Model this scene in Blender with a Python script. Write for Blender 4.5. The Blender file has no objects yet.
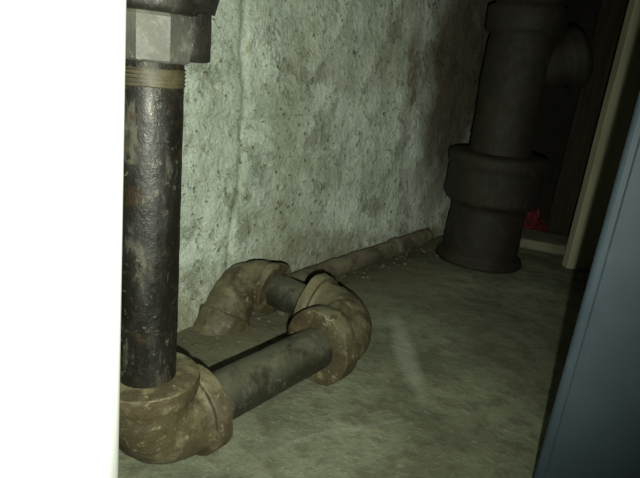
import bpy, bmesh, math, random
from mathutils import Vector, Matrix, noise
random.seed(4)
sc=bpy.context.scene
sc.view_settings.view_transform='Standard'
sc.view_settings.look='None'
T=Vector((.61,.7924,0)); N=Vector((-.7924,.61,0))
def W(t,n,z): return T*t+N*n+Vector((0,0,z))
WALL=.53

# ---------------- materials ----------------
class M:
    def __init__(s,name,rough=.8,metal=0):
        s.m=bpy.data.materials.new(name); s.m.use_nodes=True
        s.nt=s.m.node_tree; s.b=s.nt.nodes['Principled BSDF']
        s.b.inputs['Roughness'].default_value=rough; s.b.inputs['Metallic'].default_value=metal
        s.tc=s.nt.nodes.new('ShaderNodeTexCoord').outputs['Object']
        s.h=None
    def n(s,t,**k):
        x=s.nt.nodes.new(t)
        for a,v in k.items(): setattr(x,a,v)
        return x
    def l(s,a,b): s.nt.links.new(a,b)
    def noise(s,scale,detail=6,rough=.6,sc3=None,dist=0,off=(0,0,0)):
        mp=s.n('ShaderNodeMapping'); s.l(s.tc,mp.inputs[0])
        if sc3: mp.inputs['Scale'].default_value=sc3
        mp.inputs['Location'].default_value=off
        x=s.n('ShaderNodeTexNoise'); s.l(mp.outputs[0],x.inputs['Vector'])
        x.inputs['Scale'].default_value=scale; x.inputs['Detail'].default_value=detail
        x.inputs['Roughness'].default_value=rough; x.inputs['Distortion'].default_value=dist
        return x.outputs['Fac']
    def ramp(s,f,p0,p1,v0=0,v1=1):
        x=s.n('ShaderNodeMapRange'); s.l(f,x.inputs[0])
        x.inputs[1].default_value=p0;x.inputs[2].default_value=p1;x.inputs[3].default_value=v0;x.inputs[4].default_value=v1
        return x.outputs[0]
    def mix(s,f,a,b):
        x=s.n('ShaderNodeMix',data_type='RGBA')
        if isinstance(f,float): x.inputs[0].default_value=f
        else: s.l(f,x.inputs[0])
        for i,c in ((6,a),(7,b)):
            if isinstance(c,tuple): x.inputs[i].default_value=(*c,1)
            else: s.l(c,x.inputs[i])
        return x.outputs[2]
    def math(s,op,a,b):
        x=s.n('ShaderNodeMath',operation=op)
        for i,c in enumerate((a,b)):
            if isinstance(c,(int,float)): x.inputs[i].default_value=c
            else: s.l(c,x.inputs[i])
        return x.outputs[0]
    def bump(s,f,dist,strength=1):
        x=s.n('ShaderNodeBump'); s.l(f,x.inputs['Height']); x.inputs['Distance'].default_value=dist
        x.inputs['Strength'].default_value=strength
        if s.h: s.l(s.h,x.inputs['Normal'])
        s.h=x.outputs[0]; s.l(s.h,s.b.inputs['Normal'])
    def col(s,c):
        if isinstance(c,tuple): s.b.inputs['Base Color'].default_value=(*c,1)
        else: s.l(c,s.b.inputs['Base Color'])
    def upz(s,a=0.2,b=.9):
        g=s.n('ShaderNodeNewGeometry'); sp=s.n('ShaderNodeSeparateXYZ'); s.l(g.outputs['Normal'],sp.inputs[0])
        return s.ramp(sp.outputs[2],a,b)
    def dot(s,v):
        x=s.n('ShaderNodeVectorMath',operation='DOT_PRODUCT'); s.l(s.tc,x.inputs[0]); x.inputs[1].default_value=v
        return x.outputs['Value']
    def blob(s,loc,rotz,scale,p0=0,p1=.5,dist_noise=0.0,rot=None):
        mp=s.n('ShaderNodeMapping',vector_type='TEXTURE')
        src=s.tc
        if dist_noise:
            nz=s.n('ShaderNodeTexNoise'); s.l(s.tc,nz.inputs['Vector']); nz.inputs['Scale'].default_value=14; nz.inputs['Detail'].default_value=5
            sub=s.n('ShaderNodeVectorMath',operation='SUBTRACT'); s.l(nz.outputs['Color'],sub.inputs[0]); sub.inputs[1].default_value=(.5,.5,.5)
            ml=s.n('ShaderNodeVectorMath',operation='SCALE'); s.l(sub.outputs[0],ml.inputs[0]); ml.inputs['Scale'].default_value=dist_noise
            ad=s.n('ShaderNodeVectorMath',operation='ADD'); s.l(s.tc,ad.inputs[0]); s.l(ml.outputs[0],ad.inputs[1]); src=ad.outputs[0]
        s.l(src,mp.inputs[0]); mp.inputs['Location'].default_value=loc
        mp.inputs['Rotation'].default_value=rot or (0,0,rotz); mp.inputs['Scale'].default_value=scale
        g=s.n('ShaderNodeTexGradient',gradient_type='SPHERICAL'); s.l(mp.outputs[0],g.inputs[0])
        return s.ramp(g.outputs['Fac'],p0,p1)

def mat_wall():
    m=M('whitewashed_masonry',.9)
    a=m.noise(9,8,.65,off=(3,1,2)); b=m.noise(42,8,.72); c=m.noise(120,4,.6); d=m.noise(5,5,.6,off=(7,2,1))
    e=m.noise(24,9,.75,off=(1,8,2))
    f=m.noise(17,8,.68,off=(4,4,9))
    g=m.noise(65,6,.7,off=(2,2,7))
    col=m.mix(m.ramp(a,.40,.60),(.52,.60,.47),(.84,.94,.80))
    col=m.mix(m.ramp(e,.53,.63,0,.45),col,(.47,.52,.39))
    col=m.mix(m.ramp(f,.58,.64,0,.6),col,(.36,.345,.21))
    col=m.mix(m.ramp(b,.57,.63,0,.6),col,(.39,.37,.215))
    col=m.mix(m.ramp(g,.57,.63,0,.5),col,(.92,.98,.87))
    col=m.mix(m.ramp(d,.50,.70,0,.5),col,(.43,.43,.27))
    col=m.mix(m.ramp(c,.62,.66,0,.8),col,(.10,.09,.05))
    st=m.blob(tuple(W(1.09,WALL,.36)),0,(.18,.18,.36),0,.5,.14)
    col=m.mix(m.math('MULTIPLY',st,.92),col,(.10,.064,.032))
    st2=m.blob(tuple(W(.90,WALL,.34)),0,(.028,.028,.16),0,.6,.05)
    col=m.mix(m.math('MULTIPLY',st2,.55),col,(.20,.13,.065))
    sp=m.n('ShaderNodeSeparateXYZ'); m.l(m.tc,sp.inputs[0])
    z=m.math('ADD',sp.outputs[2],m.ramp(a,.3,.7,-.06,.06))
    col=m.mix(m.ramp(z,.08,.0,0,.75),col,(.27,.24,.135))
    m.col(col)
    m.bump(m.ramp(f,.56,.63,1,0),.005,1); m.bump(e,.013,1)
    m.bump(b,.008,1); m.bump(c,.004,1)
    return m.m
def mat_floor():
    m=M('dusty_concrete',.85)
    a=m.noise(6,8,.62); b=m.noise(40,8,.65); c=m.noise(170,3,.6); e=m.noise(14,7,.7,off=(3,3,3))
    col=m.mix(m.ramp(a,.40,.60),(.125,.137,.084),(.235,.253,.162))
    col=m.mix(m.ramp(e,.50,.60,0,.45),col,(.115,.115,.07))
    col=m.mix(m.ramp(b,.5,.62,0,.55),col,(.085,.083,.052))
    col=m.mix(m.ramp(c,.60,.68,0,.4),col,(.31,.325,.235))
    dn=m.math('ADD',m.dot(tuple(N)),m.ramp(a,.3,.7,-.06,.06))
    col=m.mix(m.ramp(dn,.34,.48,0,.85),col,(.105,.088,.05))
    sc1=m.blob((.124,.64,0),math.radians(3),(.018,.120,.2),0,.6,.015)
    col=m.mix(m.math('MULTIPLY',sc1,.42),col,(.47,.49,.40))
    sc2=m.blob((.035,.46,0),math.radians(-62),(.005,.10,.2),0,.6,.02)
    col=m.mix(m.math('MULTIPLY',sc2,.15),col,(.47,.49,.40))
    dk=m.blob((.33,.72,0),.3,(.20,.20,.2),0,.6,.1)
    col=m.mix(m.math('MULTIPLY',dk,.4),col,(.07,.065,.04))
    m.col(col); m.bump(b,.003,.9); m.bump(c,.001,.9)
    return m.m
def mat_pipe(name,base,dust,dustamt=.6,metal=.3,rough=.42,streak=(1,1,.35),lo=.54,hi=.66,rust=None,rlo=.5,rhi=.58,kb=.0015,crust=None):
    m=M(name,rough,metal)
    a=m.noise(45,7,.7,sc3=streak); b=m.noise(160,5,.7); c=m.noise(18,5,.6); k=m.noise(34,7,.72,off=(2,9,4))
    col=m.mix(m.ramp(c,.4,.65),base,tuple(x*1.7 for x in base))
    col=m.mix(m.ramp(a,lo,hi,0,.7),col,dust)
    col=m.mix(m.ramp(b,.60,.68,0,.6),col,tuple(min(1,x*1.4) for x in dust))
    u=m.math('MULTIPLY',m.upz(.1,.9),m.ramp(c,.35,.55,.45,1))
    col=m.mix(m.math('MULTIPLY',u,dustamt),col,dust)
    if rust:
        col=m.mix(m.ramp(k,rlo,rhi,0,.8),col,rust)
    if crust:
        q=m.noise(75,8,.75,off=(6,1,3))
        col=m.mix(m.ramp(q,.60,.66,0,.7),col,crust)
        m.bump(q,.002,.6)
    m.col(col)
    r=m.ramp(a,.45,.7,rough,.9); m.l(r,m.b.inputs['Roughness'])
    m.bump(k,kb,.6); m.bump(b,.0010,.7); m.bump(a,.0010,.5)
    return m.m
def mat_simple(name,c1,c2,scale=20,rough=.8,metal=0,bump=.001,sc3=None,lo=.35,hi=.65):
    m=M(name,rough,metal); a=m.noise(scale,6,.6,sc3=sc3)
    m.col(m.mix(m.ramp(a,lo,hi),c1,c2)); m.bump(a,bump,.6); return m.m

# ---------------- mesh helpers ----------------
def mkobj(name,bm,mat,smooth=True,parent=None,sharp=None):
    bmesh.ops.recalc_face_normals(bm,faces=bm.faces[:])
    if sharp:
        for e in bm.edges:
            if len(e.link_faces)==2 and e.calc_face_angle(0)>sharp: e.smooth=False
    me=bpy.data.meshes.new(name); bm.to_mesh(me); bm.free()
    if smooth:
        for p in me.polygons: p.use_smooth=True
    o=bpy.data.objects.new(name,me); sc.collection.objects.link(o); me.materials.append(mat)
    if parent: o.parent=parent
    return o
def empty(name):
    e=bpy.data.objects.new(name,None); sc.collection.objects.link(e); e.empty_display_size=.05; return e
def sweep_bm(bm,pts,rad,seg=48,rough=0,rs=30,caps=True):
    pts=[Vector(p) for p in pts]
    tan=[]
    for i in range(len(pts)):
        a=pts[max(0,i-1)]; b=pts[min(len(pts)-1,i+1)]
        d=b-a
        if d.length<1e-7: d=tan[-1] if tan else Vector((0,0,1))
        tan.append(d.normalized())
    up=Vector((0,0,1)) if abs(tan[0].z)<.9 else Vector((1,0,0))
    u=(up-tan[0]*up.dot(tan[0])).normalized(); rings=[]
    for p,t,r in zip(pts,tan,rad):
        u=(u-t*u.dot(t)).normalized(); v=t.cross(u)
        ring=[]
        for k in range(seg):
            a=2*math.pi*k/seg
            d=u*math.cos(a)+v*math.sin(a); q=p+d*r
            if rough: q=q+d*rough*noise.fractal(q*rs,1,2,4)
            ring.append(bm.verts.new(q))
        rings.append(ring)
    for A,B in zip(rings,rings[1:]):
        for k in range(seg):
            bm.faces.new((A[k],A[(k+1)%seg],B[(k+1)%seg],B[k]))
    if caps:
        bm.faces.new(rings[0]); bm.faces.new(rings[-1][::-1])
def dens(pr,step):
    out=[]
    for (s0,r0),(s1,r1) in zip(pr,pr[1:]):
        n=max(1,int(abs(s1-s0)/step))
        for i in range(n): out.append((s0+(s1-s0)*i/n,r0+(r1-r0)*i/n))
    out.append(pr[-1]); return out
def line_prof(bm,p0,d,prof,seg=48,rough=0,rs=30,step=.006):
    p0=Vector(p0); d=Vector(d).normalized(); pr=dens(prof,step)
    last=None; pts=[];rr=[]
    for s,r in pr:
        if last is not None and s<=last: s=last+1e-4
        last=s; pts.append(p0+d*s); rr.append(r)
    sweep_bm(bm,pts,rr,seg,rough,rs)
def elbow(name,C,d1,d2,Rb,r,c1,c2,mat,parent,rough=.0012,collar=1.17,rpipe=.0235):
    C=Vector(C); d1=Vector(d1).normalized(); d2=Vector(d2).normalized()
    ang=d1.angle(d2); tl=Rb*math.tan(ang/2)
    pts=[];rad=[]
    rc=r*collar
    def add(p,q): pts.append(p);rad.append(q)
    L=c1
    for s,q in [(0,rpipe),(.0002,rc*.99),(.001,rc*1.015),(.004,rc*1.02),(L*.45,rc*1.01),(L*.70,rc),(L*.735,rc*.985),(L*.75,r*1.02),(L*.8,r),(L,r*.97)]:
        add(C-d1*(tl+L-s),q)
    n=(d2-d1*d1.dot(d2)).normalized(); cen=C-d1*tl+n*Rb
    K=22
    for i in range(1,K):
        a=ang*i/K
        add(cen-n*Rb*math.cos(a)+d1*Rb*math.sin(a), r*(.97+.03*math.sin(math.pi*i/K)))
    L=c2
    for s,q in [(0,r*.97),(L*.20,r),(L*.25,r*1.02),(L*.265,rc*.985),(L*.30,rc),(L*.55,rc*1.01),(L-.004,rc*1.02),(L-.001,rc*1.015),(L-.0002,rc*.99),(L,rpipe)]:
        add(C+d2*(tl+s),q)
    bm=bmesh.new(); sweep_bm(bm,pts,rad,72,rough,50)
    return mkobj(name,bm,mat,parent=parent,sharp=math.radians(38))
def box(name,lo,hi,mat,bev=.003,parent=None,rot=None,segs=2,smooth=False):
    bm=bmesh.new(); bmesh.ops.create_cube(bm,size=1)
    lo=Vector(lo);hi=Vector(hi)
    for v in bm.verts: v.co=Vector([(lo[i]+hi[i])/2+v.co[i]*(hi[i]-lo[i]) for i in range(3)])
    if bev: bmesh.ops.bevel(bm,geom=bm.edges[:],offset=bev,segments=segs,affect='EDGES',profile=.5)
    if rot: bmesh.ops.transform(bm,matrix=rot,verts=bm.verts)
    return mkobj(name,bm,mat,smooth=smooth,parent=parent)
def frame(origin,xdir):
    x=Vector(xdir).normalized(); z=Vector((0,0,1)); y=z.cross(x)
    m=Matrix(((x.x,y.x,z.x,origin[0]),(x.y,y.y,z.y,origin[1]),(x.z,y.z,z.z,origin[2]),(0,0,0,1)))
    return m

mw=mat_wall(); mf=mat_floor()
m_steel=mat_pipe('blackened_steel',(.018,.018,.011),(.110,.108,.070),.75,metal=.1,rough=.45,rust=(.020,.016,.010),rlo=.52,rhi=.62,kb=.0006)
m_steelv=mat_pipe('blackened_steel_riser',(.006,.0055,.004),(.085,.08,.055),.3,metal=.2,rough=.38,lo=.56,hi=.64,rust=(.028,.019,.009),rlo=.52,rhi=.62,kb=.0008)
m_elb=mat_pipe('dusty_malleable_iron',(.048,.039,.018),(.18,.162,.09),.85,.0,.55,(1,1,1),rust=(.045,.032,.014),rlo=.49,rhi=.58,kb=.0020,crust=(.27,.255,.165))
m_fit=mat_pipe('galvanised_fitting',(.05,.05,.04),(.13,.13,.10),.4,.1,.55,(1,1,1))
m_dark=mat_pipe('dark_fitting_iron',(.012,.011,.008),(.05,.046,.033),.3)
m_brass=mat_simple('rusty_thread',(.025,.021,.009),(.06,.052,.024),120,.6,.1)
m_cast=mat_pipe('rusted_cast_iron',(.009,.0068,.0028),(.029,.0225,.0105),.5,.0,.7,(1,1,1),rust=(.018,.011,.005),kb=.003)
m_basep=mat_pipe('mortar_covered_pipe',(.09,.078,.046),(.18,.16,.105),.6,0,.9,(1,1,1),rust=(.055,.04,.022))

# ---------------- room shell ----------------
def grid_surface(name,fn,nu,nv,mat):
    bm=bmesh.new(); g=[[bm.verts.new(fn(i/nu,j/nv)) for j in range(nv+1)] for i in range(nu+1)]
    for i in range(nu):
        for j in range(nv): bm.faces.new((g[i][j],g[i+1][j],g[i+1][j+1],g[i][j+1]))
    return mkobj(name,bm,mat)
def wallfn(u,v):
    t=-.7+u*2.25; z=v*1.3
    p=Vector((t,z,0))
    d=.006*noise.fractal(p*5,1,2,4)
    d+=.0032*noise.fractal(p*14+Vector((5,5,5)),.9,2,3)
    s=abs(t-.50+.008*math.sin(z*20)); d+= .004*math.exp(-(s/.006)**2)
    s=abs(z-.27+.006*math.sin(t*15)); d+= .004*math.exp(-(s/.006)**2)
    d-= .02*math.exp(-z/.03)
    return W(t,WALL+d,z-.01)
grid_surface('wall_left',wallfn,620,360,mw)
def floorfn(u,v):
    x=-1.0+u*2.6; y=-.6+v*2.6
    p=Vector((x,y,0)); z=.003*noise.fractal(p*6,1,2,4)+.0008*noise.fractal(p*50,1,2,3)
    return Vector((x,y,z-.002))
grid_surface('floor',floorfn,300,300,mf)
m_back=mat_simple('dark_brown_stone',(.010,.008,.005),(.022,.017,.011),12,.95,bump=.006)  # very dark brown base colour, mottled at random, for the whole back wall
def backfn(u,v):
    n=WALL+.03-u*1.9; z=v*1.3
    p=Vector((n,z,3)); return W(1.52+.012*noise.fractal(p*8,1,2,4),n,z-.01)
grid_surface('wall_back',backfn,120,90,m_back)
m_ceil=mat_simple('ceiling_boards',(.05,.04,.025),(.09,.07,.045),10,.95,sc3=(1,8,1))
box('ceiling',(-1.0,-.6,1.29),(1.6,2.0,1.33),m_ceil,0)

# ---------------- threaded drain pipe ----------------
P=empty('threaded_iron_drain_pipe')
R=.0223; zc=.042
C1=Vector((-.1230,.379,zc-.003)); C2=Vector((.057,.609,zc+.001)); C3=Vector((-.098,.700,zc+.013))
dA=(C2-C1).normalized(); dB=(C3-C2).normalized(); dC=Vector((-.27,-.47,-.84)).normalized()
Z=Vector((0,0,1))
bm=bmesh.new(); line_prof(bm,C1+Z*.03,Z,[(0,R),(.285,R)],56,.0004,60); mkobj('riser',bm,m_steelv,parent=P)
bm=bmesh.new(); pr=[]
for i in range(5):
    pr+=[(i*.0026,R*.99),(i*.0026+.0013,R*1.05)]
line_prof(bm,C1+Z*(.276),Z,pr,56,step=.01); mkobj('riser_thread',bm,m_brass,parent=P)
elbow('elbow_bottom',C1,-Z,dA,.037,.0345,.021,.022,m_elb,P,rpipe=R,rough=.0016,collar=1.13)
bm=bmesh.new(); line_prof(bm,C1+dA*.04,dA,[(0,R*1.06),((C2-C1).length-.08,R*1.06)],56,.0004,60); mkobj('pipe_long',bm,m_steel,parent=P)
elbow('elbow_far',C2,dA,dB,.043,.0370,.030,.018,m_elb,P,rpipe=R,rough=.0020,collar=1.15)
bm=bmesh.new(); line_prof(bm,C2+dB*.04,dB,[(0,R*.97),((C3-C2).length-.08,R*.97)],56,.0004,60); mkobj('pipe_short',bm,m_steel,parent=P)
elbow('elbow_wall',C3,dB,dC,.038,.031,.016,.060,m_elb,P,rough=.003,rpipe=R,collar=1.12)
zt=.288
F=C1.copy(); F.z=zc+zt
bm=bmesh.new(); line_prof(bm,F,Z,[(0,R),(.0008,.0250),(.002,.0262),(.028,.0262),(.0295,.0252),(.031,.024)],8); mkobj('union_nut',bm,m_fit,smooth=False,parent=P)
bm=bmesh.new(); line_prof(bm,F+Z*.030,Z,[(0,.026),(.001,.029),(.004,.031),(.014,.031),(.017,.029),(.05,.029),(.12,.029)],56,.0006); mkobj('tee_body',bm,m_dark,parent=P)
bm=bmesh.new(); sd=Vector((1,.15,0)).normalized()
line_prof(bm,F+Z*.064-sd*.01,sd,[(0,.026),(.034,.026),(.036,.031),(.050,.032),(.052,.025),(.0525,.02),(.054,.018)],56,.0006); mkobj('tee_branch',bm,m_dark,parent=P)
bm=bmesh.new()
line_prof(bm,F+Z*.002+Vector((.018,.018,0)),Z,[(0,.014),(.001,.017),(.030,.017),(.034,.016)],20,.0006); mkobj('union_lug',bm,m_dark,parent=P)

# ---------------- pipe along the foot of the wall ----------------
bm=bmesh.new()
pts=[];rr=[]
for i in range(110):
    t=.58+i*.42/109
    pts.append(W(t,.498+.0008*math.sin(t*20),.020)); rr.append(.0155+(.0025 if i in (76,77,78,79,80) else 0))
sweep_bm(bm,pts,rr,32,.0015,40); mkobj('wall_base_pipe',bm,m_basep)

# ---------------- mortar rubble along the wall foot ----------------
bm=bmesh.new()
for i in range(130):
    t=random.uniform(.25,.98); n=WALL-abs(random.gauss(0,.04))-.03
    s=random.uniform(.0012,.0035)
    if random.random()<.08: s*=1.8
    M4=Matrix.Translation(W(t,n,s*.3))@Matrix.Rotation(random.random()*6,4,'Z')@Matrix.Diagonal((s*random.uniform(.8,1.6),s,s*.7,1))
    r=bmesh.ops.create_icosphere(bm,subdivisions=1,radius=1,matrix=M4)
    for v in r['verts']: v.co+=Vector([random.uniform(-.2,.2)*s for _ in range(3)])
mkobj('mortar_rubble',bm,mat_simple('mortar_crumbs',(.06,.052,.033),(.14,.125,.08),60,.95),smooth=False)

# ---------------- cast-iron soil stack ----------------
S=empty('cast_iron_soil_pipe')
sx=Vector((.317,1.06,0))
bm=bmesh.new()
line_prof(bm,sx,Z,[(-.002,.084),(.006,.082),(.012,.072),(.10,.070),(.112,.073),(.116,.084),(.122,.088),(.18,.087),(.186,.091),(.198,.092),(.206,.090),(.209,.082),(.210,.06)],64,.002,20,step=.005); mkobj('hub',bm,m_cast,parent=S)
bm=bmesh.new()
line_prof(bm,sx,Z,[(.205,.056),(.30,.056),(.33,.059),(.40,.059),(.415,.056),(.42,.067),(.46,.069),(.465,.057),(1.28,.055)],64,.0015,20); mkobj('stack',bm,m_cast,parent=S)
bd=Vector((.93,-.05,.38)).normalized()
bm=bmesh.new()
line_prof(bm,sx+Z*.350,bd,[(.0,.043),(.080,.043),(.084,.052),(.110,.053),(.114,.046),(.12,.04)],56,.0015,20); mkobj('branch',bm,m_cast,parent=S)

# ---------------- timber, boards, red rag ----------------
m_stud=mat_simple('old_dark_timber',(.035,.026,.013),(.07,.052,.027),14,.9,sc3=(6,6,.6))
m_board=mat_simple('bare_board',(.34,.32,.21),(.45,.42,.29),14,.8,sc3=(6,6,.5))
box('timber_stud',(-.0,0,0),(.10,.09,1.285),m_stud,.003,rot=frame((.580,1.27,0),(1,.25,0)))
box('pine_board',(0,0,0),(.16,.022,1.285),m_board,.002,rot=frame((.488,1.045,0),(1,.1,0)))
box('stone_slab',(0,0,0),(.15,.10,.022),mat_simple('slab_concrete',(.14,.13,.085),(.23,.22,.155),30,.9,bump=.003),.005,rot=frame((.425,1.15,0),(.95,-.25,0)))
bm=bmesh.new(); n=48
g=[]
for i in range(n+1):
    row=[]
    for j in range(n+1):
        u=i/n-.5; v=j/n-.5; rr_=math.hypot(u,v)
        z=.085*math.exp(-(rr_/.3)**2)+.05*abs(noise.fractal(Vector((u*6,v*6,1)),1,2,3))*max(0,1-rr_*1.3)+.002
        row.append(bm.verts.new(Vector((.478+u*.13+.01*noise.noise(Vector((u*6,v*6,4))),1.32+v*.09,z))))
    g.append(row)
for i in range(n):
    for j in range(n): bm.faces.new((g[i][j],g[i+1][j],g[i+1][j+1],g[i][j+1]))
mkobj('red_rag',bm,mat_simple('red_cloth',(.06,.006,.008),(.16,.014,.016),30,.7))

# ---------------- blue-grey metal cabinet (right) ----------------
CB=empty('blue_metal_cabinet')
m_blue=M('blue_grey_enamel',.6)
ba=m_blue.noise(5,6,.6); bb=m_blue.noise(60,6,.7)
bc=m_blue.mix(m_blue.ramp(ba,.35,.65),(.024,.040,.055),(.045,.068,.085))
bc=m_blue.mix(m_blue.ramp(bb,.60,.72,0,.3),bc,(.10,.12,.125))
m_blue.col(bc); m_blue.bump(ba,.0006,.5); m_blue=m_blue.m
fr=frame((.200,.392,0),(.82,-.57,0))
box('body',(0,0,0.0),(.34,.30,1.05),m_blue,.004,parent=CB,rot=fr,segs=3)
box('door_panel',(.008,-.002,.03),(.332,.001,1.03),m_blue,.0015,parent=CB,rot=fr)

# ---------------- white painted door jamb (left) ----------------
m_white=mat_simple('white_gloss_paint',(.80,.82,.80),(.88,.9,.87),6,.5,0,.0003)
rot=Matrix.Translation((-.0985,.215,.0))@Matrix.Rotation(math.radians(1.2),4,'Y')
box('door_jamb_white',(-.40,0,0),(0,.056,1.28),m_white,.026,rot=rot,segs=14,smooth=True)

# ---------------- camera and flash ----------------
H=.345
cam=bpy.data.cameras.new('camera'); co=bpy.data.objects.new('camera',cam); sc.collection.objects.link(co)
cam.lens=31.5; cam.sensor_width=36; cam.clip_start=.01
co.matrix_world=Matrix.Translation((0,0,H))@Matrix.Rotation(math.radians(72),4,'X')@Matrix.Rotation(math.radians(6.3),4,'Z')
sc.camera=co
L=bpy.data.lights.new('camera_flash','SPOT'); L.energy=19; L.shadow_soft_size=.003; L.color=(.95,1,.85)
L.spot_size=math.radians(102); L.spot_blend=1
lo=bpy.data.objects.new('camera_flash',L); sc.collection.objects.link(lo); lo.location=(.018,-.005,H-.024)
lo.rotation_euler=(Vector((-.12,.66,.20))-lo.location).to_track_quat('-Z','Y').to_euler()
w=bpy.data.worlds.new('world'); sc.world=w; w.use_nodes=True
w.node_tree.nodes['Background'].inputs[0].default_value=(.5,.6,.5,1); w.node_tree.nodes['Background'].inputs[1].default_value=.003
